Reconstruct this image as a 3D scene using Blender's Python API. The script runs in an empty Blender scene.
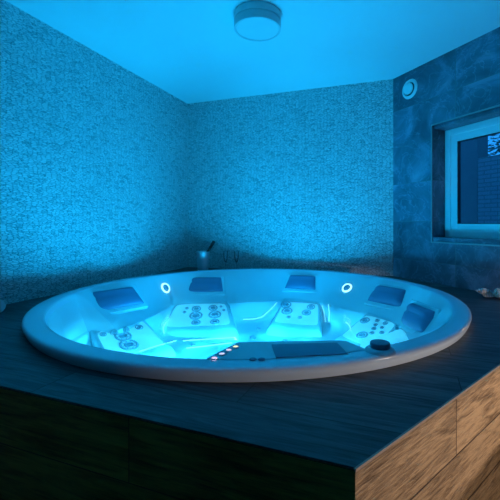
import bpy, bmesh, math, random
from mathutils import Vector, Matrix, noise
from mathutils.bvhtree import BVHTree
random.seed(4)
C = bpy.context.scene.collection
PI = math.pi
def R(a): return math.radians(a)

# ------------------------------------------------------------------ layout (metres; x right, y away from the camera)
CAM_Z, DECK_Z = 1.45, 0.95
CEIL_Z = CAM_Z + 1.3725
FPX, PX, PY = 361.0, 278.5, 223.4
CORNER = Vector((-1.0416, 4.145))          # left wall meets back wall
A0 = R(18.5)
LDIR = Vector((math.sin(A0), math.cos(A0)))
BDIR = Vector((math.cos(A0), -math.sin(A0)))
CORNER2 = CORNER + BDIR * 2.248            # back wall meets the angled slate wall
RDIR = Vector((math.cos(A0 + PI/4), -math.sin(A0 + PI/4)))
RN = Vector((-RDIR.y, RDIR.x))             # points out of the room
TUB = Vector((-0.151, 2.369)); TUB_R = 1.2515; RIM_Z = 1.0
DECK_C = Vector((0.1563, 0.738))           # front corner of the platform
DF = (Vector((0.1563, 0.738)) - Vector((-0.857, 1.110))).normalized()
DS = Vector((1.263, 1.092)).normalized()
WATER = -0.25

# ------------------------------------------------------------------ helpers
def link(o, parent=None):
    C.objects.link(o)
    if parent: o.parent = parent
    return o
def tag(o, label=None, cat=None, group=None, kind=None):
    if label: o['label'] = label
    if cat: o['category'] = cat
    if group: o['group'] = group
    if kind: o['kind'] = kind
    return o
def empty(name, loc, rz=0.0):
    o = bpy.data.objects.new(name, None); o.location = loc; o.rotation_euler = (0, 0, rz); o.empty_display_size = .1
    return link(o)
def obj(name, bm, mat, parent=None, smooth=None, loc=None, rot=None):
    me = bpy.data.meshes.new(name); bmesh.ops.recalc_face_normals(bm, faces=bm.faces); bm.to_mesh(me); bm.free()
    if mat: me.materials.append(mat)
    if smooth is not None:
        for p in me.polygons: p.use_smooth = True
        me.set_sharp_from_angle(angle=R(smooth))
    o = bpy.data.objects.new(name, me)
    if loc is not None: o.location = loc
    if rot is not None: o.rotation_euler = rot
    return link(o, parent)
def box(bm, x0, x1, y0, y1, z0, z1, bev=0.0):
    v = [bm.verts.new(p) for p in ((x0,y0,z0),(x1,y0,z0),(x1,y1,z0),(x0,y1,z0),(x0,y0,z1),(x1,y0,z1),(x1,y1,z1),(x0,y1,z1))]
    f = [bm.faces.new([v[i] for i in q]) for q in ((3,2,1,0),(4,5,6,7),(0,1,5,4),(1,2,6,5),(2,3,7,6),(3,0,4,7))]
    if bev:
        es = list({e for a in f for e in a.edges})
        bmesh.ops.bevel(bm, geom=es, offset=bev, segments=3, affect='EDGES', profile=.7)
def lathe(bm, prof, n=96, M=Matrix(), close=False):
    rings = []
    for r, z in prof:
        if r < 1e-6: rings.append([bm.verts.new(M @ Vector((0, 0, z)))])
        else: rings.append([bm.verts.new(M @ Vector((r*math.cos(2*PI*i/n), r*math.sin(2*PI*i/n), z))) for i in range(n)])
    pairs = list(zip(rings, rings[1:]))
    if close: pairs.append((rings[-1], rings[0]))
    for a, b in pairs:
        for i in range(n):
            j = (i+1) % n
            if len(a) == 1 and len(b) == 1: continue
            if len(a) == 1: bm.faces.new((a[0], b[i], b[j]))
            elif len(b) == 1: bm.faces.new((a[i], a[j], b[0]))
            else: bm.faces.new((a[i], a[j], b[j], b[i]))
def tube(bm, pts, r, n=10, caps=True):
    prev = None; rings = []
    for k, p in enumerate(pts):
        t = (pts[min(k+1, len(pts)-1)] - pts[max(k-1, 0)]).normalized()
        u = t.cross(Vector((0, 0, 1)) if abs(t.z) < .9 else Vector((1, 0, 0))).normalized() if prev is None else (prev - t*prev.dot(t)).normalized()
        prev = u; w = t.cross(u); rr = r[k] if isinstance(r, (list, tuple)) else r
        rings.append([bm.verts.new(p + (u*math.cos(2*PI*i/n) + w*math.sin(2*PI*i/n))*rr) for i in range(n)])
    for a, b in zip(rings, rings[1:]):
        for i in range(n): bm.faces.new((a[i], a[(i+1) % n], b[(i+1) % n], b[i]))
    if caps: bm.faces.new(rings[0]); bm.faces.new(rings[-1])
def prism(bm, pts, z0, z1, bev=0.0):
    a = [bm.verts.new((p[0], p[1], z0)) for p in pts]; b = [bm.verts.new((p[0], p[1], z1)) for p in pts]
    n = len(pts); top = bm.faces.new(b); bm.faces.new(a[::-1])
    for i in range(n): bm.faces.new((a[i], a[(i+1) % n], b[(i+1) % n], b[i]))
    if bev: bmesh.ops.bevel(bm, geom=list(top.edges), offset=bev, segments=3, affect='EDGES', profile=.6)

# ------------------------------------------------------------------ materials
class NT:
    def __init__(s, name):
        s.m = bpy.data.materials.new(name); s.m.use_nodes = True; s.t = s.m.node_tree
        s.b = s.t.nodes['Principled BSDF']; s.out = s.t.nodes['Material Output']
    def n(s, typ, **kw):
        nd = s.t.nodes.new(typ)
        for k, v in kw.items():
            if k in nd.inputs: 
                nd.inputs[k].default_value = v
            else: setattr(nd, k, v)
        return nd
    def l(s, a, b): s.t.links.new(a, b)
def plain(name, col, rough=.4, metal=0.0, spec=.5, emit=None, es=0, noise_amt=.04):
    k = NT(name); k.b.inputs['Roughness'].default_value = rough; k.b.inputs['Metallic'].default_value = metal
    k.b.inputs['Specular IOR Level'].default_value = spec
    tc = k.n('ShaderNodeTexCoord'); no = k.n('ShaderNodeTexNoise', Scale=9.0, Detail=4.0); k.l(tc.outputs['Object'], no.inputs['Vector'])
    rp = k.n('ShaderNodeValToRGB'); a = 1-noise_amt
    rp.color_ramp.elements[0].color = (col[0]*a, col[1]*a, col[2]*a, 1); rp.color_ramp.elements[1].color = (min(1,col[0]/a), min(1,col[1]/a), min(1,col[2]/a), 1)
    k.l(no.outputs['Fac'], rp.inputs['Fac']); k.l(rp.outputs['Color'], k.b.inputs['Base Color'])
    if emit: k.b.inputs['Emission Color'].default_value = (*emit, 1); k.b.inputs['Emission Strength'].default_value = es
    return k.m
def swz(k, order, off=(0,0,0), scale=(1,1,1)):
    """object coordinates re-ordered so the pattern lies in its own plane"""
    tc = k.n('ShaderNodeTexCoord'); sp = k.n('ShaderNodeSeparateXYZ'); cb = k.n('ShaderNodeCombineXYZ')
    k.l(tc.outputs['Object'], sp.inputs[0])
    for i, a in enumerate(order): k.l(sp.outputs[a], cb.inputs[i])
    mp = k.n('ShaderNodeMapping'); mp.inputs['Location'].default_value = off; mp.inputs['Scale'].default_value = scale
    k.l(cb.outputs[0], mp.inputs['Vector']); return mp.outputs['Vector']
def ramp(k, src, stops):
    r = k.n('ShaderNodeValToRGB'); e = r.color_ramp.elements
    while len(e) < len(stops): e.new(.5)
    for el, (p, c) in zip(e, stops): el.position = p; el.color = (*c, 1)
    k.l(src, r.inputs['Fac']); return r.outputs['Color']
def mix(k, f, a, b, mode='MIX'):
    m = k.n('ShaderNodeMix', data_type='RGBA', blend_type=mode)
    for s, v in ((m.inputs[0], f), (m.inputs[6], a), (m.inputs[7], b)):
        if isinstance(v, (int, float)): s.default_value = v
        elif isinstance(v, tuple): s.default_value = (*v, 1)
        else: k.l(v, s)
    return m.outputs[2]
def math_(k, op, a, b=0.0):
    m = k.n('ShaderNodeMath', operation=op)
    for s, v in ((m.inputs[0], a), (m.inputs[1], b)):
        if isinstance(v, (int, float)): s.default_value = v
        else: k.l(v, s)
    return m.outputs[0]
def bump(k, h, strength, dist, normal=None):
    b = k.n('ShaderNodeBump', Strength=strength, Distance=dist); k.l(h, b.inputs['Height'])
    if normal: k.l(normal, b.inputs['Normal'])
    return b.outputs['Normal']
def wood(name, order, pw, pl, off, dark, light, rough, seed=0.0, bs=.35, offfreq=.5, joint=(.005,.004,.003), spec=.3, mort=.0035, gs=(2.2,26), hf=.25):
    k = NT(name)
    v = swz(k, order, off)
    br = k.n('ShaderNodeTexBrick', offset=offfreq, offset_frequency=2)
    for n_, val in (('Scale', 1.0), ('Mortar Size', mort), ('Mortar Smooth', .1), ('Bias', 0.0), ('Brick Width', pl), ('Row Height', pw)): br.inputs[n_].default_value = val
    br.inputs['Color1'].default_value = (0,0,0,1); br.inputs['Color2'].default_value = (1,1,1,1); br.inputs['Mortar'].default_value = (.5,.5,.5,1)
    k.l(v, br.inputs['Vector'])
    # every plank gets its own grain: shift the lookup by the plank value
    sh = k.n('ShaderNodeVectorMath', operation='MULTIPLY'); k.l(br.outputs['Color'], sh.inputs[0]); sh.inputs[1].default_value = (7.3, 3.1, 5.7)
    ad = k.n('ShaderNodeVectorMath', operation='ADD'); k.l(v, ad.inputs[0]); k.l(sh.outputs[0], ad.inputs[1])
    mp = k.n('ShaderNodeMapping'); mp.inputs['Scale'].default_value = (*gs, 1); mp.inputs['Location'].default_value = (seed, seed, seed); k.l(ad.outputs[0], mp.inputs['Vector'])
    n1 = k.n('ShaderNodeTexNoise', Scale=1.6, Detail=7.0, Roughness=.62, Distortion=1.1); k.l(mp.outputs[0], n1.inputs['Vector'])
    mp2 = k.n('ShaderNodeMapping'); mp2.inputs['Scale'].default_value = (9, 120, 1); k.l(ad.outputs[0], mp2.inputs['Vector'])
    n2 = k.n('ShaderNodeTexNoise', Scale=1.5, Detail=5.0, Roughness=.7, Distortion=.4); k.l(mp2.outputs[0], n2.inputs['Vector'])
    n3 = k.n('ShaderNodeTexNoise', Scale=3.5, Detail=3.0); k.l(ad.outputs[0], n3.inputs['Vector'])
    g = math_(k, 'ADD', math_(k, 'MULTIPLY', n1.outputs['Fac'], .6), math_(k, 'ADD', math_(k, 'MULTIPLY', n2.outputs['Fac'], hf), math_(k, 'MULTIPLY', n3.outputs['Fac'], .2)))
    mid = tuple((a+b)/2*.85 for a, b in zip(dark, light))
    col = ramp(k, g, [(.40+hf*.3-.075, dark), (.50+hf*.3-.075, mid), (.62+hf*.3-.075, light)])
    tint = ramp(k, br.outputs['Color'], [(0, (.78,.78,.78)), (1, (1.0,1.0,1.0))])
    col = mix(k, 1.0, col, tint, 'MULTIPLY')
    col = mix(k, br.outputs['Fac'], col, joint)
    k.l(col, k.b.inputs['Base Color']); k.b.inputs['Roughness'].default_value = rough; k.b.inputs['Specular IOR Level'].default_value = spec
    h = math_(k, 'SUBTRACT', g, math_(k, 'MULTIPLY', br.outputs['Fac'], .8))
    k.l(bump(k, h, bs, .006), k.b.inputs['Normal'])
    return k.m
def stone(name):
    """rough split-face stone strips, local x along the wall and z up"""
    k = NT(name); v = swz(k, (0, 2, 1))
    nz = k.n('ShaderNodeTexNoise', Scale=6.0, Detail=3.0); k.l(v, nz.inputs['Vector'])
    wv = k.n('ShaderNodeVectorMath', operation='MULTIPLY_ADD'); k.l(nz.outputs['Color'], wv.inputs[0]); wv.inputs[1].default_value = (.03, .022, 0); k.l(v, wv.inputs[2])
    m1 = k.n('ShaderNodeMapping'); m1.inputs['Scale'].default_value = (30, 95, 1); k.l(wv.outputs[0], m1.inputs['Vector'])
    vo = k.n('ShaderNodeTexVoronoi', Scale=1.0, feature='F1', voronoi_dimensions='2D', Randomness=.95); k.l(m1.outputs[0], vo.inputs['Vector'])
    ve = k.n('ShaderNodeTexVoronoi', Scale=1.0, feature='DISTANCE_TO_EDGE', voronoi_dimensions='2D', Randomness=.95); k.l(m1.outputs[0], ve.inputs['Vector'])
    m2 = k.n('ShaderNodeMapping'); m2.inputs['Scale'].default_value = (70, 200, 1); k.l(v, m2.inputs['Vector'])
    n2 = k.n('ShaderNodeTexNoise', Scale=1.0, Detail=5.0, Roughness=.65); k.l(m2.outputs[0], n2.inputs['Vector'])
    big = k.n('ShaderNodeTexNoise', Scale=1.6, Detail=3.0); k.l(v, big.inputs['Vector'])
    sp = k.n('ShaderNodeSeparateColor'); k.l(vo.outputs['Color'], sp.inputs[0])
    edge = ramp(k, ve.outputs['Distance'], [(0.0, (0,0,0)), (.16, (1,1,1))])
    h = math_(k, 'ADD', math_(k, 'MULTIPLY', sp.outputs[0], .55), math_(k, 'ADD', math_(k, 'MULTIPLY', n2.outputs['Fac'], .7), math_(k, 'MULTIPLY', edge, .35)))
    cv = math_(k, 'ADD', math_(k, 'MULTIPLY', sp.outputs[1], .30), math_(k, 'MULTIPLY', n2.outputs['Fac'], .70))
    col = ramp(k, cv, [(.28, (.30,.30,.30)), (.42, (.74,.74,.74)), (.7, (.92,.92,.92))])
    col = mix(k, .75, col, ramp(k, edge, [(0, (.22,.22,.22)), (1, (1,1,1))]), 'MULTIPLY')
    col = mix(k, .5, col, ramp(k, big.outputs['Fac'], [(.3, (.82,.82,.82)), (.7, (1,1,1))]), 'MULTIPLY')
    k.l(col, k.b.inputs['Base Color']); k.b.inputs['Roughness'].default_value = .75; k.b.inputs['Specular IOR Level'].default_value = .25
    k.l(bump(k, h, .9, .016), k.b.inputs['Normal'])
    return k.m
def slate(name):
    k = NT(name); v = swz(k, (0, 2, 1), (.02, -0.088, 0))
    br = k.n('ShaderNodeTexBrick', offset=0.0)
    for n_, val in (('Scale', 1.0), ('Mortar Size', .002), ('Mortar Smooth', .0), ('Bias', 0.0), ('Brick Width', .69), ('Row Height', .345)): br.inputs[n_].default_value = val
    br.inputs['Color1'].default_value = (0,0,0,1); br.inputs['Color2'].default_value = (1,1,1,1); k.l(v, br.inputs['Vector'])
    sh = k.n('ShaderNodeVectorMath', operation='MULTIPLY_ADD'); k.l(br.outputs['Color'], sh.inputs[0]); sh.inputs[1].default_value = (3.3, 5.1, 2.7); k.l(v, sh.inputs[2])
    n1 = k.n('ShaderNodeTexNoise', Scale=3.0, Detail=8.0, Roughness=.62, Distortion=.9); k.l(sh.outputs[0], n1.inputs['Vector'])
    n2 = k.n('ShaderNodeTexNoise', Scale=4.5, Detail=5.0, Roughness=.55, Distortion=1.6); k.l(sh.outputs[0], n2.inputs['Vector'])
    vein = math_(k, 'ABSOLUTE', math_(k, 'SUBTRACT', n2.outputs['Fac'], .5))
    vc = ramp(k, vein, [(0, (1,1,1)), (.02, (0,0,0))])
    col = ramp(k, n1.outputs['Fac'], [(.34, (.085,.09,.12)), (.52, (.16,.168,.22)), (.68, (.32,.335,.43))])
    col = mix(k, math_(k, 'MULTIPLY', vc, .35), col, (.40,.42,.52))
    tint = ramp(k, br.outputs['Color'], [(0, (.72,.72,.72)), (1, (1.1,1.1,1.1))]); col = mix(k, 1.0, col, tint, 'MULTIPLY')
    col = mix(k, math_(k, 'MULTIPLY', br.outputs['Fac'], .7), col, (.2,.2,.2))
    k.l(col, k.b.inputs['Base Color']); k.b.inputs['Roughness'].default_value = .42; k.b.inputs['Specular IOR Level'].default_value = .35
    k.l(bump(k, math_(k, 'SUBTRACT', n1.outputs['Fac'], br.outputs['Fac']), .25, .004), k.b.inputs['Normal'])
    return k.m
def bricks(name):
    k = NT(name); v = swz(k, (0, 2, 1))
    br = k.n('ShaderNodeTexBrick')
    for n_, val in (('Scale', 1.0), ('Mortar Size', .006), ('Brick Width', .16), ('Row Height', .048)): br.inputs[n_].default_value = val
    br.inputs['Color1'].default_value = (.17,.22,.27,1); br.inputs['Color2'].default_value = (.20,.25,.30,1); br.inputs['Mortar'].default_value = (.12,.155,.19,1)
    k.l(v, br.inputs['Vector']); k.l(br.outputs['Color'], k.b.inputs['Base Color']); k.b.inputs['Roughness'].default_value = .8
    return k.m
def water_mat():
    k = NT('clear_water'); k.t.nodes.remove(k.b)
    tr = k.n('ShaderNodeBsdfTransparent'); tr.inputs['Color'].default_value = (.86, .97, 1, 1)
    gl = k.n('ShaderNodeBsdfGlossy'); gl.inputs['Roughness'].default_value = .03
    fr = k.n('ShaderNodeFresnel', IOR=1.33)
    tc = k.n('ShaderNodeTexCoord'); no = k.n('ShaderNodeTexNoise', Scale=7.0, Detail=2.0, Distortion=.6); k.l(tc.outputs['Object'], no.inputs['Vector'])
    b = bump(k, no.outputs['Fac'], .35, .02); k.l(b, gl.inputs['Normal']); k.l(b, fr.inputs['Normal'])
    mx = k.n('ShaderNodeMixShader'); k.l(math_(k, 'MULTIPLY', fr.outputs[0], .6), mx.inputs[0]); k.l(tr.outputs[0], mx.inputs[1]); k.l(gl.outputs[0], mx.inputs[2])
    k.l(mx.outputs[0], k.out.inputs['Surface']); return k.m
def thin_glass(name, tint=(.95,.97,1), refl=1.0, rough=.01):
    k = NT(name); k.t.nodes.remove(k.b)
    tr = k.n('ShaderNodeBsdfTransparent'); tr.inputs['Color'].default_value = (*tint, 1)
    gl = k.n('ShaderNodeBsdfGlossy'); gl.inputs['Roughness'].default_value = rough
    fr = k.n('ShaderNodeFresnel', IOR=1.5)
    mx = k.n('ShaderNodeMixShader'); k.l(math_(k, 'MULTIPLY', fr.outputs[0], refl), mx.inputs[0]); k.l(tr.outputs[0], mx.inputs[1]); k.l(gl.outputs[0], mx.inputs[2])
    k.l(mx.outputs[0], k.out.inputs['Surface']); return k.m

M_STONE = stone('split_stone'); M_SLATE = slate('dark_slate_tile')
M_CEIL = plain('ceiling_paint', (.77,.79,.79), .85, noise_amt=.01)
M_FLOOR = plain('floor_tile', (.10,.09,.08), .5)
M_PLAST = plain('plaster', (.25,.25,.25), .8)
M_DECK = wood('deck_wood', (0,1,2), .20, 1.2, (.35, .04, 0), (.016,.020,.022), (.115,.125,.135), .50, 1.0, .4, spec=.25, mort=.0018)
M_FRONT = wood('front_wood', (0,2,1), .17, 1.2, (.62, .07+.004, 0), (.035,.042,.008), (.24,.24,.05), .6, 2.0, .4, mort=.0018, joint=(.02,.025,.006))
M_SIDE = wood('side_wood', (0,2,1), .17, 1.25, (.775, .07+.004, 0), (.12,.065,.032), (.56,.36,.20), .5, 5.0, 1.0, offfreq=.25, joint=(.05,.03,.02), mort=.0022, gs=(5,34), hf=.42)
M_METAL = plain('brushed_trim', (.5,.45,.4), .35, .9)
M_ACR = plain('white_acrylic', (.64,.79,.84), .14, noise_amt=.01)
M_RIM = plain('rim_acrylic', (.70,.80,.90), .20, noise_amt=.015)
M_PIL = plain('headrest_foam', (.16,.22,.36), .45)
M_PANEL = plain('grey_panel', (.58,.63,.70), .25)
M_DARK = plain('dark_cover', (.10,.15,.27), .35)
M_KNOB = plain('dark_knob', (.13,.17,.26), .3)
M_JET = plain('jet_plastic', (.42,.52,.62), .3, .1)
M_CHROME = plain('chrome', (.85,.85,.87), .28, 1.0)
M_STRIP = plain('emissive_strip', (.9,.9,.9), .3, emit=(.30,.92,1.0), es=.8)
M_GLOW = plain('lit_ring', (.9,.9,.9), .3, emit=(.45,.9,1.0), es=1.4)
M_WHITE = plain('white_frame', (.78,.78,.78), .3, noise_amt=.01)
M_GASKET = plain('gasket', (.03,.03,.035), .5)
M_TOWEL = plain('towel', (.92,.92,.92), .95)

# ------------------------------------------------------------------ room shell
def rot_of(d): return math.atan2(d.y, d.x)
def wall(name, p0, d, length, mat, holes=None, z0=0.0, z1=CEIL_Z):
    bm = bmesh.new()
    if not holes:
        vs = [bm.verts.new(p) for p in ((0,0,z0),(length,0,z0),(length,0,z1),(0,0,z1))]; bm.faces.new(vs)
    else:
        a, b, c, e, dep = holes
        xs = [0, a, b, length]; zs = [z0, c, e, z1]
        g = [[bm.verts.new((x, 0, z)) for z in zs] for x in xs]
        for i in range(3):
            for j in range(3):
                if i == 1 and j == 1: continue
                bm.faces.new((g[i][j], g[i+1][j], g[i+1][j+1], g[i][j+1]))
        h = [g[1][1], g[2][1], g[2][2], g[1][2]]; k = [bm.verts.new((v.co.x, dep, v.co.z)) for v in h]
        for i in range(4): bm.faces.new((h[i], h[(i+1) % 4], k[(i+1) % 4], k[i]))
    o = obj(name, bm, mat, loc=(p0.x, p0.y, 0), rot=(0, 0, rot_of(d)))
    return tag(o, kind='structure')
LEFT0 = CORNER - LDIR*6.2
RIGHT1 = CORNER2 + RDIR*5.6
wall('wall_left', LEFT0, LDIR, 6.2, M_STONE)
wall('wall_back', CORNER, BDIR, 2.248, M_STONE)
WQ0, WQ1, WZ0, WZ1, WD = .4506, 1.85, CAM_Z-.151, CAM_Z+.819, .149
wall('wall_right', CORNER2, RDIR, 5.6, M_SLATE, (WQ0, WQ1, WZ0, WZ1, WD+.03))
dd = LEFT0 - RIGHT1
wall('wall_near', RIGHT1, dd.normalized(), dd.length, M_PLAST)
for nm, z, mt in (('floor', 0.0, M_FLOOR), ('ceiling', CEIL_Z, M_CEIL)):
    bm = bmesh.new(); bm.faces.new([bm.verts.new((p.x, p.y, 0)) for p in (LEFT0, RIGHT1, CORNER2, CORNER)])
    tag(obj(nm, bm, mt, loc=(0, 0, z)), kind='structure')

# window in the slate wall (local x along the wall, y out of the room, z up)
win = empty('window_1', (CORNER2.x, CORNER2.y, 0), rot_of(RDIR)); tag(win, kind='structure')
def ring_frame(bm, x0, x1, z0, z1, w, y0, y1, bev=.004):
    box(bm, x0, x0+w, y0, y1, z0, z1, bev); box(bm, x1-w, x1, y0, y1, z0, z1, bev)
    box(bm, x0+w, x1-w, y0, y1, z1-w, z1, bev); box(bm, x0+w, x1-w, y0, y1, z0, z0+w, bev)
fz0, fz1 = CAM_Z-.1165, CAM_Z+.793
bm = bmesh.new(); ring_frame(bm, WQ0+.001, WQ1-.001, fz0, fz1, .055, WD, WD+.06)
tag(obj('window_frame', bm, M_WHITE, win, 40), kind='structure')
bm = bmesh.new(); ring_frame(bm, WQ0+.052, WQ1-.052, fz0+.05, fz1-.05, .062, WD+.008, WD+.05)
tag(obj('sash', bm, M_WHITE, win, 40), kind='structure')
bm = bmesh.new(); ring_frame(bm, WQ0+.112, WQ1-.112, fz0+.11, fz1-.11, .007, WD+.012, WD+.045, .001)
tag(obj('gasket', bm, M_GASKET, win), kind='structure')
bm = bmesh.new(); bm.faces.new([bm.verts.new(p) for p in ((WQ0+.117, WD+.03, fz0+.115),(WQ1-.117, WD+.03, fz0+.115),(WQ1-.117, WD+.03, fz1-.115),(WQ0+.117, WD+.03, fz1-.115))])
tag(obj('window_pane', bm, thin_glass('window_glass', (.55,.75,.95), 1.3), win), kind='structure')
bm = bmesh.new(); box(bm, WQ0+.002, WQ1-.002, .0, WD+.02, WZ0+.001, fz0+.001, .003)
tag(obj('window_sill', bm, M_SLATE, win), kind='structure')
bm = bmesh.new(); box(bm, WQ0+.002, WQ1-.002, .02, WD+.02, fz1, WZ1-.001, .003)
tag(obj('window_head', bm, M_SLATE, win), kind='structure')
bm = bmesh.new(); ring_frame(bm, WQ0-.011, WQ1+.011, WZ0-.011, WZ1+.011, .011, -.006, .004, .001)
tag(obj('trim_1', bm, plain('tile_trim', (.30,.31,.32), .35, .3), win), kind='structure')

# outside the window
bm = bmesh.new(); box(bm, 0, 6, 0, .2, 0, CAM_Z+.77)
tag(obj('wall_outside', bm, bricks('pale_brick'), loc=(*(CORNER2+RDIR*(-.18)+RN*1.5), 0), rot=(0,0,rot_of(RDIR))), kind='structure')
bm = bmesh.new(); box(bm, -4, 0, 0, .2, 0, 4.2)
tag(obj('wall_neighbour', bm, plain('render_wall', (.13,.17,.2), .9), loc=(*(CORNER2+RDIR*(-.22)+RN*1.55), 0), rot=(0,0,rot_of(RDIR))), kind='structure')
bm = bmesh.new(); bm.faces.new([bm.verts.new(p) for p in ((-5,.2,0),(7,.2,0),(7,6,0),(-5,6,0))])
tag(obj('ground', bm, plain('paving', (.12,.13,.14), .9), loc=(CORNER2.x, CORNER2.y, -.02), rot=(0,0,rot_of(RDIR))), kind='structure')
tb = empty('garden_shrub', (*(CORNER2+RDIR*1.3+RN*2.6), -.02), rot_of(RDIR))
tag(tb, 'dark leafy shrub outside the window above the pale brick wall', 'shrub')
M_LEAF = plain('leaf', (.12,.20,.22), .5)
bm = bmesh.new()
for i in range(7):
    a = 2*PI*i/7; p0 = Vector((0,0,0)); p1 = Vector((math.cos(a)*.15, math.sin(a)*.15, 1.2)); p2 = Vector((math.cos(a)*.9, math.sin(a)*.5, 2.3))
    tube(bm, [p0, p1, (p1+p2)/2+Vector((0,0,.1)), p2], [.035,.025,.018,.008], 7)
obj('stem', bm, plain('bark', (.06,.05,.04), .9), tb, 60)
bm = bmesh.new()
for i in range(11000):
    while True:
        p = Vector((random.uniform(-1,1), random.uniform(-1,1), random.uniform(-1,1)))
        if p.length < 1: break
    p = Vector((p.x*2.2, p.y*.55, 2.45+p.z*.62)); s = random.uniform(.025,.05)
    q = Matrix.Rotation(random.uniform(0,6.3),4,'Z') @ Matrix.Rotation(random.uniform(-1.2,1.2),4,'X')
    bm.faces.new([bm.verts.new(p + q @ Vector(c)) for c in ((-s,0,0),(0,-s*.4,0),(s,0,0),(0,s*.4,0))])
obj('foliage', bm, M_LEAF, tb)

# ------------------------------------------------------------------ platform around the tub
deck = empty('tub_platform', (DECK_C.x, DECK_C.y, 0), rot_of(DF))
tag(deck, 'dark wood-plank platform with the round tub set into its top', 'platform')
inv = Matrix.Rotation(-rot_of(DF), 2)
def to_deck(p): q = inv @ (Vector(p[:2]) - DECK_C); return Vector((q.x, q.y, 0))
def isect(p, d, q, e):
    det = d.x*(-e.y) + e.x*d.y; r = q - p
    return p + d*((r.x*(-e.y) + e.x*r.y)/det)
P_L = isect(DECK_C, -DF, CORNER, LDIR); P_R = isect(DECK_C, DS, CORNER2, RDIR)
eps = .002
poly = [DECK_C, P_R, CORNER2, CORNER, P_L]
# top with a round opening: each direction from the tub centre reaches the outline
angs = sorted([2*PI*i/144 for i in range(144)] + [math.atan2(p.y-TUB.y, p.x-TUB.x) % (2*PI) for p in poly])
def hit_poly(a):
    d = Vector((math.cos(a), math.sin(a))); best = None
    for i in range(5):
        p, q = poly[i], poly[(i+1) % 5]; e = q-p; det = d.x*(-e.y) + e.x*d.y
        if abs(det) < 1e-9: continue
        r = p - TUB; t = (r.x*(-e.y) + e.x*r.y)/det; s = (d.x*r.y - d.y*r.x)/det
        if t > 0 and -1e-6 <= s <= 1+1e-6 and (best is None or t < best): best = t
    return TUB + d*(best-eps)
bm = bmesh.new(); rings = []
for z, inner in ((DECK_Z, 0), (DECK_Z, 1), (DECK_Z-.03, 1), (DECK_Z-.03, 0)):
    rg = []
    for a in angs:
        p = hit_poly(a) if not inner else TUB + Vector((math.cos(a), math.sin(a)))*1.19
        q = to_deck(p); rg.append(bm.verts.new((q.x, q.y, z)))
    rings.append(rg)
for k in range(4):
    a, b = rings[k], rings[(k+1) % 4]
    for i in range(len(angs)): bm.faces.new((a[i], a[(i+1) % len(angs)], b[(i+1) % len(angs)], b[i]))
obj('deck_top', bm, M_DECK, deck)
def face_panel(name, a, b, mat, thick=.02, z0=0.0):
    d = (b-a); L = d.length; d.normalize(); ctr = TUB - a; nrm = Vector((-d.y, d.x))
    if nrm.dot(ctr) < 0: nrm = -nrm
    bm = bmesh.new(); s = 1 if Vector((-d.y, d.x)).dot(ctr) > 0 else -1
    box(bm, 0.0, L-.01, min(0, s*thick), max(0, s*thick), z0, DECK_Z-.031+.027)
    o = obj(name, bm, mat, deck); q = to_deck(a); o.location = (q.x, q.y, 0); o.rotation_euler = (0, 0, rot_of(d)-rot_of(DF)); return o
# the outer skin sits 2 mm in front of the top's edge
def off(p, n): return p - n*.003
nf = Vector((DF.y, -DF.x)); nf = nf if nf.dot(TUB-DECK_C) < 0 else -nf
ns = Vector((DS.y, -DS.x)); ns = ns if ns.dot(TUB-DECK_C) < 0 else -ns
o = face_panel('side_panel', DECK_C + ns*.001, P_R + ns*.001, M_SIDE)
tag(o, 'warm brown wood-plank side face of the platform')
o = face_panel('front_panel', DECK_C + nf*.001, P_L + nf*.001, M_FRONT)
tag(o, 'nearly black wood-plank front face of the platform')
bm = bmesh.new()
c0 = to_deck(DECK_C); c1 = to_deck(P_R); dv = (c1-c0).normalized(); nn = Vector((dv.y, -dv.x, 0))
a = [c0 - dv*.001, c1 - dv*.02]
vs = []
for p in a:
    for u, z in ((.003, DECK_Z-.007), (.003, DECK_Z-.0004), (-.002, DECK_Z-.0004), (-.002, DECK_Z-.007)): vs.append(bm.verts.new((p.x+nn.x*u, p.y+nn.y*u, z)))
for i in range(4): bm.faces.new((vs[i], vs[(i+1) % 4], vs[4+(i+1) % 4], vs[4+i]))
bm.faces.new(vs[:4]); bm.faces.new(vs[4:])
obj('edge_trim', bm, plain('edge_strip', (.45,.33,.25), .6), deck)

# ------------------------------------------------------------------ hot tub
tub = empty('hot_tub', (TUB.x, TUB.y, RIM_Z))
tag(tub, 'large round white hot tub with lit blue water and headrests', 'hot tub')
bm = bmesh.new()
lathe(bm, [(1.225,-.0492),(1.236,-.0492),(1.246,-.030),(1.2515,-.013),(1.2500,-.006),(1.245,-.0015),(1.237,0),(1.180,0),(1.168,-.003),(1.160,-.012),(1.150,-.035),(1.175,-.045)], 192, close=True)
obj('rim', bm, M_RIM, tub, 50)

# waterline polygon of the moulded interior: (angle deg, radius)
POLY = [(181.5,1.06),(184.5,.995),(195,1.03),(161.5,.855),(149.8,.90),(136,1.05),(103,.83),(80.3,.90),(55.3,.93),(27,.92),(6.8,.995),(-28,1.01),(-50,1.07),(-75,1.09),(-100,1.09),(-125,1.09),(-150,1.09),(-165,1.09)]
PV = [Vector((r*math.cos(R(a)), r*math.sin(R(a)))) for a, r in POLY]
def rp(phi):
    d = Vector((math.cos(phi), math.sin(phi))); best = None
    for i in range(len(PV)):
        p, q = PV[i], PV[(i+1) % len(PV)]; e = q-p; det = d.x*(-e.y) + e.x*d.y
        if abs(det) < 1e-9: continue
        t = (p.x*(-e.y) + e.x*p.y)/det; s = (d.x*p.y - d.y*p.x)/det
        if t > 0 and -1e-6 <= s <= 1+1e-6: best = t
    return best or 1.0
def rps(phi):  # slightly softened corners
    return sum(rp(phi+R(o))*w for o, w in ((-1.4,.2),(-.7,.2),(0,.2),(.7,.2),(1.4,.2)))
SEATS = []
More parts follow.
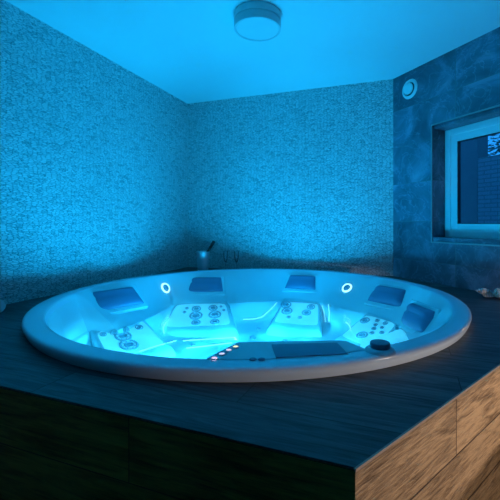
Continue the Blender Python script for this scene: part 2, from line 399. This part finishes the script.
def seatness(deg, widen=1.0):
    best = 0
    for a, b in SEATS:
        c, h = (a+b)/2, (b-a)/2*widen; a, b = c-h, c+h
        for k in (-360, 0, 360):
            x = min(deg+k-a, b-(deg+k)); s = max(0, min(1, (x+2.5)/5.0)); best = max(best, s*s*(3-2*s))
    return best
def profile(phi):
    P = rps(phi)
    up = []
    for t in (0, .04, .1, .2, .35, .5, .65, .8, .9, .97):
        up.append((1.163 + (P+.012-1.163)*(t**.9), -.006 + (WATER+.012)*t))
    seat = [(P, -.25),(P-.006,-.262),(P-.04,-.277),(P-.08,-.295),(P-.13,-.317),(P-.18,-.339),(P-.22,-.356),(P-.26,-.368),(min(.60,P-.28),-.376),(.54,-.386),(.505,-.402),(.485,-.430),(.470,-.455),(.42,-.466),(.30,-.47),(.15,-.472),(0,-.472)]
    gap  = [(P, -.25),(P-.010,-.270),(P-.03,-.310),(P-.05,-.345),(P-.075,-.375),(P-.10,-.395),(P-.14,-.408),(P-.19,-.416),(.60,-.424),(.55,-.432),(.52,-.442),(.495,-.452),(.470,-.460),(.42,-.466),(.30,-.47),(.15,-.472),(0,-.472)]
    out = []
    for a, b in zip(seat, gap):
        s = seatness(math.degrees(phi), min(1.45, P/max(a[0], .3)))
        out.append((a[0]*s + b[0]*(1-s), a[1]*s + b[1]*(1-s)))
    return up + out
N = 480; bm = bmesh.new(); rings = []
for i in range(N):
    ph = 2*PI*i/N; rings.append([Vector((r*math.cos(ph), r*math.sin(ph), z)) for r, z in profile(ph)])
M_ = len(rings[0]); vt = [[bm.verts.new(p) for p in rg[:-1]] for rg in rings]; cen = bm.verts.new((0,0,-.472))
for i in range(N):
    a, b = vt[i], vt[(i+1) % N]
    for j in range(M_-2): bm.faces.new((a[j], b[j], b[j+1], a[j+1]))
    bm.faces.new((a[-1], b[-1], cen))
bmesh.ops.recalc_face_normals(bm, faces=bm.faces); bm.normal_update()
bvh = BVHTree.FromBMesh(bm)
shell = obj('tub_shell', bm, M_ACR, tub, 28)
# moulded seats: back edge from e0 to e1 at the waterline, running inwards along m
M_SEATGLOW = plain('seat_glow', (.85,.88,.9), .3, emit=(.10,.74,1.0), es=.40, noise_amt=.01)  # emission stands in for light scattered in the water over the seats
SEAT_D = [(-.06,-.215),(0,-.247),(.03,-.262),(.07,-.279),(.11,-.296),(.15,-.313),(.19,-.330),(.23,-.345),(.265,-.356),(.295,-.365),(.325,-.376),(.345,-.390),(.360,-.412),(.368,-.440),(.372,-.480)]
SEAT_SPEC = [((-1.045,-.075),(-.815,.265),(.745,-.668),.35),((-.765,.735),(-.275,.795),(.12,-1.0),.85),((.175,.865),(.525,.765),(-.22,-.97),.7),((.815,.42),(.99,.125),(-.78,-.62),.3),((.985,.08),(.93,-.42),(-1,.12),.0)]
def seat_point(spec, u, j):
    e0, e1, m, fl = spec; e0 = Vector(e0); e1 = Vector(e1); m = Vector(m).normalized(); k_ = max(0, min(int(j), len(SEAT_D)-2)); f_ = j-k_
    d = SEAT_D[k_][0]*(1-f_)+SEAT_D[k_+1][0]*f_; z = SEAT_D[k_][1]*(1-f_)+SEAT_D[k_+1][1]*f_
    c = (e0+e1)/2; h = (e1-e0)/2*(1+fl*max(d, 0)); t = max(0, (abs(u)-.86)/.14)
    z -= (1-math.sqrt(max(0, 1-t*t)))*.035 + (.20 if abs(u) > 1.001 else 0)
    uu = max(-1, min(1, u)); p = c + h*uu + m*d
    return Vector((p.x, p.y, z))
seat_parts = []; pod_bvh = []
US = [-1.01] + [math.sin(PI/2*x) if abs(x) > .5 else x*math.sin(PI/4)/.5 for x in [i/20-1 for i in range(41)]] + [1.01]
for spec in SEAT_SPEC:
    bm = bmesh.new(); g = [[bm.verts.new(seat_point(spec, u, j)) for j in range(len(SEAT_D))] for u in US]
    for r_ in g: r_.append(bm.verts.new((r_[-1].co.x, r_[-1].co.y, -.55)))
    for a, b in zip(g, g[1:]):
        for j in range(len(a)-1): bm.faces.new((a[j], b[j], b[j+1], a[j+1]))
    bm.normal_update()
    if sum(f.normal.z for f in bm.faces) < 0: bmesh.ops.reverse_faces(bm, faces=bm.faces)
    bm.normal_update(); pod_bvh.append(BVHTree.FromBMesh(bm))
    me = bpy.data.meshes.new('seat'); bm.to_mesh(me); bm.free(); me.materials.append(M_ACR)
    for p in me.polygons: p.use_smooth = True
    me.set_sharp_from_angle(angle=R(50)); st = link(bpy.data.objects.new('seat', me), tub); seat_parts.append(st)
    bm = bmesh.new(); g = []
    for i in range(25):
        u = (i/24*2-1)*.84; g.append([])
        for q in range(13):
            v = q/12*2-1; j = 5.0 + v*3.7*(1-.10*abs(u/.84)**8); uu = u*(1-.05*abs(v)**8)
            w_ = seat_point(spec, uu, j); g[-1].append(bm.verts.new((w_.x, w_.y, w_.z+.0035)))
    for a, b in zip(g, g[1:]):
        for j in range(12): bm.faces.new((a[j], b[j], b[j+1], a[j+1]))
    o = obj('seat_glow_sheet', bm, M_SEATGLOW, st, 60); tag(o, 'glowing sheet added over the moulded seat for the look of lit water')
TL = Vector((TUB.x, TUB.y, RIM_Z))
def on_shell(px, py):
    """point and normal (tub coordinates) where the sight line through a photo pixel meets the moulded shell"""
    d = Vector(((px-PX)/FPX, 1, (PY-py)/FPX)).normalized(); o = Vector((0,0,CAM_Z)) - TL
    # start beyond the near rim so hidden near walls are skipped
    st = o + d*(1.1/d.y)
    hs = [h for h in (q.ray_cast(st, d) for q in [bvh]+pod_bvh) if h[0] is not None]
    if not hs: return None
    h = min(hs, key=lambda h: h[3])
    n = h[1]; n = n if n.dot(d) < 0 else -n
    return h[0], n
def frame_at(p, n, upv=Vector((0,0,1))):
    z = n.normalized(); x = upv.cross(z)
    x = x.normalized() if x.length > .05 else Vector((1,0,0)); y = z.cross(x)
    m = Matrix((x, y, z)).transposed().to_4x4(); m.translation = p; return m

# water
bm = bmesh.new(); ring = [bm.verts.new(((rps(2*PI*i/240)-.001)*math.cos(2*PI*i/240), (rps(2*PI*i/240)-.001)*math.sin(2*PI*i/240), 0)) for i in range(240)]
mid = [bm.verts.new(v.co*.5) for v in ring]; c = bm.verts.new((0,0,0))
for i in range(240):
    j = (i+1) % 240; bm.faces.new((ring[i], ring[j], mid[j], mid[i])); bm.faces.new((mid[i], mid[j], c))
wt = obj('tub_water', bm, water_mat(), loc=(TUB.x, TUB.y, RIM_Z+WATER), smooth=60)
tag(wt, 'still clear glowing blue water filling the round hot tub', 'water', kind='stuff')

# jets
def jet(px, py, rpx, name='jet'):
    h = on_shell(px, py)
    if not h: return
    p, n = h; Y = p.y + TUB.y; r = rpx*Y/FPX
    m = frame_at(p + n*.0045, n)
    bm = bmesh.new()
    lathe(bm, [(0,.002),(r*.30,.002),(r*.34,.0055),(r*.44,.0055),(r*.50,-.001)], 28)
    lathe(bm, [(r*.70,-.001),(r*.74,.0045),(r*.88,.0045),(r*.95,.0),(r*.94,-.004)], 28)
    if r > .03:
        for k in range(8):
            a = 2*PI*k/8; q = Matrix.Rotation(a, 4, 'Z'); s = r*.05
            vs = [bm.verts.new(q @ Vector(c)) for c in ((r*.46,-s,.003),(r*.70,-s,.003),(r*.70,s,.003),(r*.46,s,.003))]; bm.faces.new(vs)
    o = obj(name, bm, M_JET, tub, 35); o.matrix_local = m
    return o
JETS = [(103,335,3.6),(114,332.8,3.6),(126,330.3,3.8),(139,327.8,4.2),(123,336.5,9),(129,345.5,10),
        (187,308.7,2),(196.4,309.2,5),(213,308.3,5),(221,307,1.6),(184.6,312.7,2),(196,316,7),(214.8,315,6.8),(223.8,310.5,1.8),(196,323,5),(214.8,322.3,5),
        (285.8,305,6),(311,307.4,4.5),(287,311.4,6),(306.5,313,5),(288.5,317.7,2.2),(299.8,318.2,2.2),
        (365,321,5.5),(362,335.7,6.5),(377.5,321,2.7),(385.6,323.8,3),(375.7,325.4,2.5),(374,329.3,2.8),(382,328.3,2.3),(372,333.5,2.7),(382,333.2,2.7),(397.3,329.5,4.6),
        (252.9,338.5,3.4),(284.5,341.8,3),(258.8,329.2,2.4),(193,345.5,2),(228,341.5,2)]
for j in JETS: jet(*j)

# lit round fittings on the wall between headrests
for px, py in ((165.5,288),(347,288)):
    p, n = on_shell(px, py); o = None
    r = 5.4*(p.y+TUB.y)/FPX; m = frame_at(p+n*.001, n)
    bm = bmesh.new(); lathe(bm, [(r*.72,.002),(r*.78,.009),(r*.9,.009),(r,.0),(r,-.004)], 36)
    o = obj('round_light', bm, M_GLOW, tub, 40); o.matrix_local = m
    tag(o, 'round fitting with a glowing ring')
    bm = bmesh.new(); lathe(bm, [(0,.010),(r*.4,.010),(r*.45,.006),(r*.68,.006),(r*.71,.001)], 36)
    obj('lens', bm, M_JET, o, 40)

# headrests
def headrest(px, py, w, h, xdir, elev=None, th=.045, lift=.012):
    p, n = on_shell(px, py); x = Vector((xdir[0], xdir[1], 0)).normalized(); nh = Vector((-x.y, x.x, 0))
    if nh.dot(n) < 0: nh = -nh
    e = math.asin(max(-1, min(1, n.z))) if elev is None else R(elev)
    n = nh*math.cos(e) + Vector((0, 0, math.sin(e)))
    m = frame_at(p + n*lift, n)
    bm = bmesh.new(); nx, ny = 22, 12
    def sup(u, v):     # cushion: thick middle roll, thin lip above
        e = max(0, 1-abs(u)**5)*max(0, 1-abs(v)**4); return th*(e**.55)*(1-.22*math.exp(-((v-.25)/.16)**2))
    top = []; bot = []
    for i in range(nx+1):
        for L_, s in ((top, 1), (bot, 0)):
            L_.append([])
            for j in range(ny+1):
                u = math.sin((i/nx-.5)*PI); v = math.sin((j/ny-.5)*PI)
                ww = w/2*(1+.08*-v); L_[-1].append(bm.verts.new((u*ww, v*h/2, sup(u, v)*s - .004)))
    for g in (top, bot):
        for i in range(nx):
            for j in range(ny): bm.faces.new((g[i][j], g[i+1][j], g[i+1][j+1], g[i][j+1]))
    bmesh.ops.remove_doubles(bm, verts=bm.verts, dist=.0003)
    o = obj('headrest', bm, M_PIL, tub, 60); o.matrix_local = m
    bm = bmesh.new(); a, b = w/2+.022, h/2+.020
    prism(bm, [(-a*1.05,-b-.008),(a*1.05,-b-.008),(a*.97,b),(-a*.97,b)], -.03, -.002, .006)
    obj('headrest_mount', bm, M_ACR, o, 40)
    return o
headrest(115, 301.5, .33, .17, (.66,.75), None, .03, .034)
headrest(205.5, 285.3, .30, .16, (.99,.10), None, .03)
headrest(301.5, 283, .265, .155, (.96,-.28), None, .03)
headrest(389, 297, .29, .15, (.60,-.80), None, .045, .016)
headrest(423, 320, .25, .15, (-.20,.98), 22, .06, .03)

# near control shelf
shelfp = [(-.232,1.205),(-.155,1.366),(-.02,1.372),(.235,1.388),(.262,1.380),(.305,1.292),(.330,1.270)]
outer = [TUB + Vector((math.cos(R(a)), math.sin(R(a))))*1.178 for a in (-66.5,-72,-78,-84,-90,-94.5)]
pts = [Vector(p)-TUB for p in shelfp] + [p-TUB for p in outer]
bm = bmesh.new(); prism(bm, pts[::-1], -.050, .0015, .005)
panel = obj('control_panel', bm, M_PANEL, tub, 40)
def near(px, py, z=0.0):
    Y = FPX*(CAM_Z-RIM_Z-z)/(py-PY); return Vector(((px-PX)/FPX*Y-TUB.x, Y-TUB.y, z))
fc = [near(271.5,345.3), near(337,343.6), near(347.5,354.3), near(276,358.5)]
bm = bmesh.new(); prism(bm, fc[::-1], .001, .0042, .0015)
o = obj('filter_cover', bm, M_DARK, panel, 30); tag(o, 'dark rectangular filter cover')
BC = [((.95,.62,.85),1.1),((.85,.75,1.0),1.0),((1.0,.72,.85),1.1),((1.0,.95,.35),1.3)]
for (px, py), (c_, s_) in zip(((214.3,358.6),(222,354.4),(228.8,350.6),(235.6,347.2)), BC):
    p = near(px, py, .002); bm = bmesh.new(); lathe(bm, [(0,.003),(.0065,.003),(.0085,.0015),(.009,-.001)], 24)
    o = obj('indicator_light', bm, plain('button_glow', (.9,.9,.9), .3, emit=c_, es=s_*.8), panel, 40, loc=p)
    bm = bmesh.new(); lathe(bm, [(.009,-.001),(.0095,.003),(.0115,.003),(.0122,-.001)], 24)
    obj('ring', bm, M_CHROME, o, 40)
for px in (252.8, 261.6):
    p = near(px, 359.2, .002); bm = bmesh.new(); lathe(bm, [(0,.003),(.009,.003),(.0115,.001),(.012,-.001)], 24)
    obj('button', bm, M_DARK, panel, 40, loc=p)
# diverter knob on the near right of the rim
p = near(380, 350.5)
bm = bmesh.new(); lathe(bm, [(.055,-.001),(.050,.006),(.043,.011),(.041,.012),(0,.012)], 48)
kb = obj('diverter_knob', bm, M_PANEL, tub, 40, loc=p)
bm = bmesh.new(); pr = [(.034,.011),(.0355,.014),(.0355,.026),(.033,.030),(.028,.031),(0,.031)]; lathe(bm, pr, 48)
obj('grip', bm, M_KNOB, kb, 40)
# small chrome cap added for a glint beside the right-hand headrests
h = on_shell(416.5, 303)
if h:
    bm = bmesh.new(); lathe(bm, [(0,.014),(.007,.014),(.009,.010),(.010,-.002)], 24)
    o = obj('glint_cap', bm, M_CHROME, tub, 40); o.matrix_local = frame_at(*h)

# thin emissive tubes along the moulded edges under the water
def strip(pts_px, r=.0026, n=10):
    pts = []
    for (a, b) in zip(pts_px, pts_px[1:]):
        for k in range(n):
            t = k/n; h = on_shell(a[0]+(b[0]-a[0])*t, a[1]+(b[1]-a[1])*t)
            if h: pts.append(h[0] + h[1]*.003)
    h = on_shell(*pts_px[-1]); pts.append(h[0]+h[1]*.003)
    q = [pts[0]]
    for p in pts[1:]:
        if (p-q[-1]).length < .25 and (p-q[-1]).length > .002: q.append(p)
    if len(q) < 3: return
    q = [q[0]] + [(q[i-1]+q[i]*2+q[i+1])/4 for i in range(1, len(q)-1)] + [q[-1]]
    bm = bmesh.new(); tube(bm, q, r, 8); obj('emissive_line', bm, M_STRIP, tub, 60)
strip([(183,341),(205,339.5),(236,337)])
strip([(186,348.4),(212,345.5),(232,343)])
strip([(277,302.5),(270,310),(262,317),(255,319),(243,319.5)])
strip([(322,305),(324.5,313),(325.5,322)])
strip([(328.5,304.5),(329.5,313),(329,322)])
strip([(346,322),(350,326),(351,331)])
strip([(139,352),(157,346),(176,341)])
strip([(166,322),(163,328),(164,334)])

# ------------------------------------------------------------------ things around the tub
def pt(px, py, h):  # horizontal surface h below the camera
    Y = FPX*h/(py-PY); return Vector(((px-PX)/FPX*Y, Y))
# bucket with bottle
Yb = 3.80; bx_, by_ = (203-PX)/FPX*Yb, Yb
bk = empty('champagne_bucket', (bx_, by_, DECK_Z)); tag(bk, 'shiny metal champagne bucket on the platform in the far corner', 'bucket')
bm = bmesh.new(); lathe(bm, [(0,.001),(.050,.001),(.055,.006),(.068,.196),(.072,.199),(.072,.205),(.067,.205),(.065,.198),(.052,.012),(0,.012)], 48)
obj('bucket_body', bm, plain('bucket_steel', (.9,.9,.92), .42, .85), bk, 40)
for s in (-1, 1):
    bm = bmesh.new(); tube(bm, [Vector((s*.0655, y, z)) + Vector((s*o_,0,0)) for y, z, o_ in ((-.018,.155,0),(-.018,.150,.012),(-.012,.135,.018),(0,.130,.02),(.012,.135,.018),(.018,.150,.012),(.018,.155,0))], .003, 8)
    obj('handle', bm, M_CHROME, bk, 60)
bt = empty('champagne_bottle', (bx_-.035, by_, DECK_Z+.050)); tag(bt, 'dark bottle leaning in the metal champagne bucket', 'bottle')
bt.rotation_euler = (0, R(30), 0)
M_BOT = plain('bottle_glass', (.01,.015,.012), .12); M_FOIL = plain('foil', (.02,.02,.022), .35, .5)
bm = bmesh.new(); lathe(bm, [(0,0),(.022,0),(.026,.006),(.026,.125),(.022,.155),(.015,.190),(.0125,.21),(0,.21)], 32); obj('bottle_body', bm, M_BOT, bt, 40)
bm = bmesh.new(); lathe(bm, [(.0130,.20),(.0135,.262),(.0165,.266),(.0165,.296),(.014,.304),(0,.305)], 24); obj('neck_foil', bm, M_FOIL, bt, 40)
# flutes
M_GL = thin_glass('flute_glass', (1,1,1), 1.5, .12)
def flute(x, y, label):
    t = empty('champagne_flute', (x, y, DECK_Z)); tag(t, label, 'glass', 'champagne flutes beside the bucket')
    bm = bmesh.new(); lathe(bm, [(0,.003),(.026,.002),(.029,.001),(.028,.0035),(.008,.006),(0,.007)], 32); obj('foot', bm, M_GL, t, 50)
    bm = bmesh.new(); lathe(bm, [(0,.006),(.0035,.008),(.003,.03),(.003,.075),(.006,.085),(0,.086)], 16); obj('stem', bm, M_GL, t, 50)
    bm = bmesh.new(); lathe(bm, [(.0,.085),(.010,.092),(.020,.120),(.0235,.160),(.022,.210),(.0212,.210),(.0225,.160),(.019,.121),(.009,.094),(0,.088)], 32); obj('bowl', bm, M_GL, t, 50)
flute((225.6-PX)/FPX*3.84, 3.84, 'clear champagne flute on the platform, next to the metal bucket')
flute((236.5-PX)/FPX*3.82, 3.82, 'clear champagne flute on the platform, the one farther from the metal bucket')

# seashells
def conch(name, loc, rz, ln, label, mat, tiltx=0, roll=0, spines=6):
    t = empty(name, loc, rz); tag(t, label, 'seashell', 'seashells by the slate wall')
    bm = bmesh.new(); turns = 4.6; n = 130; cs = 18; prev = None
    for i in range(n+1):
        s = i/n; th = s*turns*2*PI; g = math.exp(2.9*(s-1)); rad = .30*ln*g; cr = .23*ln*g
        cx = ln*.62 - ln*.95*g
        if i > n*.985: cr *= .9
        bumpf = 1 + .32*max(0, math.cos(th*spines/2))**6*(1 if s > .35 else .3)
        ring = []
        for j in range(cs):
            a = 2*PI*j/cs; ca, sa = math.cos(a), math.sin(a)
            sh = bumpf if ca > .2 else 1
            rr = rad*.62 + cr*ca*sh; xx = cx + cr*sa*1.35 - (ln*.42*g*max(0,-sa)**2)
            ring.append(bm.verts.new((xx, rr*math.cos(th), rr*math.sin(th))))
        if prev:
            for j in range(cs): bm.faces.new((prev[j], prev[(j+1) % cs], ring[(j+1) % cs], ring[j]))
        else: bm.faces.new(ring)
        prev = ring
    bm.faces.new(prev)
    bmesh.ops.rotate(bm, verts=bm.verts, matrix=Matrix.Rotation(roll, 3, 'X'), cent=(0,0,0))
    bmesh.ops.rotate(bm, verts=bm.verts, matrix=Matrix.Rotation(tiltx, 3, 'Y'), cent=(0,0,0))
    mz = min(v.co.z for v in bm.verts); bmesh.ops.translate(bm, verts=bm.verts, vec=(0,0,-mz+.0005))
    obj('shell_body', bm, mat, t, 50)
def shell_mat(name, a, b):
    k = NT(name); tc = k.n('ShaderNodeTexCoord'); w = k.n('ShaderNodeTexWave', Scale=22.0, Distortion=4.0); k.l(tc.outputs['Object'], w.inputs['Vector'])
    k.l(ramp(k, w.outputs['Fac'], [(.2, a), (.8, b)]), k.b.inputs['Base Color']); k.b.inputs['Roughness'].default_value = .4
    k.l(bump(k, w.outputs['Fac'], .4, .003), k.b.inputs['Normal']); return k.m
p = pt(482.5, 297.4, .5); conch('seashell', (p.x, p.y, DECK_Z), R(172), .082, 'pale pointed seashell with its tip towards the tub, by the slate wall', shell_mat('pale_shell', (.62,.58,.55), (.85,.82,.8)), R(-8), 1.0, 7)
p = pt(499.5, 299.5, .5); conch('seashell', (p.x, p.y, DECK_Z), R(-118), .105, 'peach and white spiny seashell at the photo edge, by the slate wall', shell_mat('peach_shell', (.72,.45,.30), (.88,.78,.70)), R(14), 2.0, 8)

# rolled towel at the left end of the platform
tx = (0-PX)/FPX*1.99
tw = empty('rolled_towel', (tx, 1.99, DECK_Z), rot_of(DF)); tag(tw, 'small white rolled towel on the far left of the platform', 'towel')
bm = bmesh.new(); prof = []; n = 220
def rollr(s): return .006 + .037*s
for side in (0,):
    rows = []
    for i in range(n+1):
        s = i/n; th = s*2*PI*4; r = rollr(s); row = []
        for x, k_ in ((-.18,.90),(-.175,.97),(-.14,1),(-.05,1),(-.012,.99),(-.003,.95),(0,.88)):
            row.append(bm.verts.new((x - .010*s*s, r*k_*math.cos(th), .043 + r*k_*math.sin(th))))
        rows.append(row)
    for a, b in zip(rows, rows[1:]):
        for j in range(6): bm.faces.new((a[j], a[j+1], b[j+1], b[j]))
o = obj('towel_roll', bm, M_TOWEL, tw, 70)
md = o.modifiers.new('thick', 'SOLIDIFY'); md.thickness = .0065; md.offset = -1

# ceiling lamp (switched off)
cx_, cy_ = -.137, 2.372
cl = empty('ceiling_light', (cx_, cy_, CEIL_Z)); tag(cl, 'round drum ceiling light, switched off, above the hot tub', 'ceiling light')
bm = bmesh.new(); lathe(bm, [(0,-.001),(.150,-.001),(.154,-.005),(.154,-.048),(.150,-.050),(.150,-.054),(.154,-.056),(.154,-.098),(.151,-.102),(.140,-.102),(.139,-.096),(0,-.096)], 96)
obj('housing', bm, plain('lamp_metal', (.62,.62,.64), .4, .1), cl, 40)
bm = bmesh.new(); lathe(bm, [(.1385,-.094),(.1385,-.099),(.120,-.103),(.06,-.106),(0,-.107)], 96)
obj('diffuser', bm, plain('diffuser', (.72,.72,.72), .5), cl, 60)

# round air vent on the slate wall
vp = CORNER2 + RDIR*.2054
vn = empty('air_vent', (vp.x, vp.y, CAM_Z+1.208), rot_of(RDIR)); tag(vn, 'round white air vent high on the slate wall near the corner', 'air vent')
RX = Matrix.Rotation(R(90), 4, 'X')
bm = bmesh.new(); lathe(bm, [(.058,-.001),(.060,.010),(.066,.016),(.078,.014),(.086,.006),(.088,.001)], 64, RX); obj('vent_ring', bm, M_WHITE, vn, 40)
bm = bmesh.new(); lathe(bm, [(0,.0012),(.059,.0012)], 64, RX); obj('vent_throat', bm, M_GASKET, vn)
bm = bmesh.new(); lathe(bm, [(.020,.002),(.022,.010),(.048,.012),(.051,.018),(.047,.024),(.030,.027),(0,.028)], 64, RX); obj('vent_disc', bm, M_WHITE, vn, 40)

# ------------------------------------------------------------------ light
CY = (.0, .45, 1.0)
def lamp(name, typ, loc, energy, col, **kw):
    d = bpy.data.lights.new(name, typ); d.energy = energy; d.color = col
    for k, v in kw.items(): setattr(d, k, v)
    o = bpy.data.objects.new(name, d); o.location = loc; return link(o)
# one wide lamp in the foot well throws light up through the water onto ceiling and walls
o = lamp('underwater_lamp', 'SPOT', (TUB.x, TUB.y, RIM_Z-.40), 154, CY, shadow_soft_size=.28, spot_size=R(156), spot_blend=.30)
o.rotation_euler = (PI, 0, 0)
for az, e in ((158, 105), (72, 105)):  # two more spots, added to brighten the left and back walls
    o = lamp('underwater_lamp', 'SPOT', (TUB.x, TUB.y, RIM_Z-.38), e, CY, shadow_soft_size=.2, spot_size=R(74), spot_blend=.8)
    el = R(38); o.rotation_euler = Vector((math.cos(R(az))*math.cos(el), math.sin(R(az))*math.cos(el), math.sin(el))).to_track_quat('-Z','Y').to_euler()
# lamps under water, aimed outwards at the seats, their upper edge at the waterline
for az, e in ((205,1.0),(186,1.2),(172,1.2),(146,1.1),(122,1.3),(95,1.1),(68,1.3),(42,1.1),(18,1.3),(-8,1.0)):
    o = lamp('seat_lamp', 'SPOT', (TUB.x, TUB.y-.25, RIM_Z-.40), 40*e, (.03,.60,1.0), shadow_soft_size=.02, spot_size=R(56), spot_blend=.25)
    el = R((20 if az > 190 else 14 if az > 165 else 10)-28); o.rotation_euler = Vector((math.cos(R(az))*math.cos(el), math.sin(R(az))*math.cos(el), math.sin(el))).to_track_quat('-Z','Y').to_euler()
# warm lamps low on the right, under unseen discs added to stop upward spill
WL = Vector((2.05, .33, .9555))
o = lamp('warm_lamp', 'SPOT', WL, 62, (1, .84, .74), shadow_soft_size=.004, spot_size=R(78), spot_blend=.5)
o.rotation_euler = Vector((math.cos(R(142)), math.sin(R(142)), -.17)).to_track_quat('-Z','Y').to_euler()
o = lamp('warm_lamp', 'SPOT', (WL.x, WL.y, .90), 38, (1, .78, .56), shadow_soft_size=.004, spot_size=R(74), spot_blend=.5)
o.rotation_euler = Vector((math.cos(R(150)), math.sin(R(150)), -.22)).to_track_quat('-Z','Y').to_euler()
wlp = empty('spill_blocker', (WL.x, WL.y, 0)); tag(wlp, 'unseen lamp stand with flat discs added to block upward warm light, on the floor beside the platform', 'light blocker')
bm = bmesh.new(); lathe(bm, [(0,.9625),(.36,.9625),(.36,.968),(0,.972)], 48); obj('spill_disc', bm, M_METAL, wlp, 40)
bm = bmesh.new(); lathe(bm, [(0,.9045),(.26,.9045),(.26,.908),(0,.911)], 48); obj('spill_disc', bm, M_METAL, wlp, 40)
bm = bmesh.new(); lathe(bm, [(0,0),(.11,0),(.11,.02),(.02,.03),(.018,.86),(.06,.88),(0,.885)], 32); obj('pole', bm, M_METAL, wlp, 40)
for k in range(3):
    bm = bmesh.new(); a_ = R(-60+60*k-30); tube(bm, [Vector((.055*math.cos(a_),.055*math.sin(a_),.87)), Vector((.055*math.cos(a_),.055*math.sin(a_),.963))], .003, 8); obj('disc_support', bm, M_METAL, wlp)

lamp('warm_glow', 'POINT', (1.63, 2.08, DECK_Z+.10), 1.1, (1, .62, .38), shadow_soft_size=.02)
w = bpy.data.worlds.new('dusk'); bpy.context.scene.world = w; w.use_nodes = True
w.node_tree.nodes['Background'].inputs[0].default_value = (.02, .30, .72, 1); w.node_tree.nodes['Background'].inputs[1].default_value = 1.6

# ------------------------------------------------------------------ camera
cam = bpy.data.cameras.new('camera'); cam.sensor_width = 36; cam.lens = FPX/500*36; cam.shift_x = -(PX-250)/500; cam.shift_y = -(250-PY)/500
cam.clip_start = .02
co = bpy.data.objects.new('camera', cam); co.location = (0, 0, CAM_Z); co.rotation_euler = (R(90), 0, 0); link(co)
sc = bpy.context.scene; sc.camera = co
sc.view_settings.view_transform = 'Standard'; sc.view_settings.look = 'None'; sc.view_settings.exposure = 0; sc.view_settings.gamma = 1
sc.cycles.max_bounces = 10; sc.cycles.diffuse_bounces = 6; sc.cycles.transparent_max_bounces = 12
sc.cycles.sample_clamp_indirect = 6
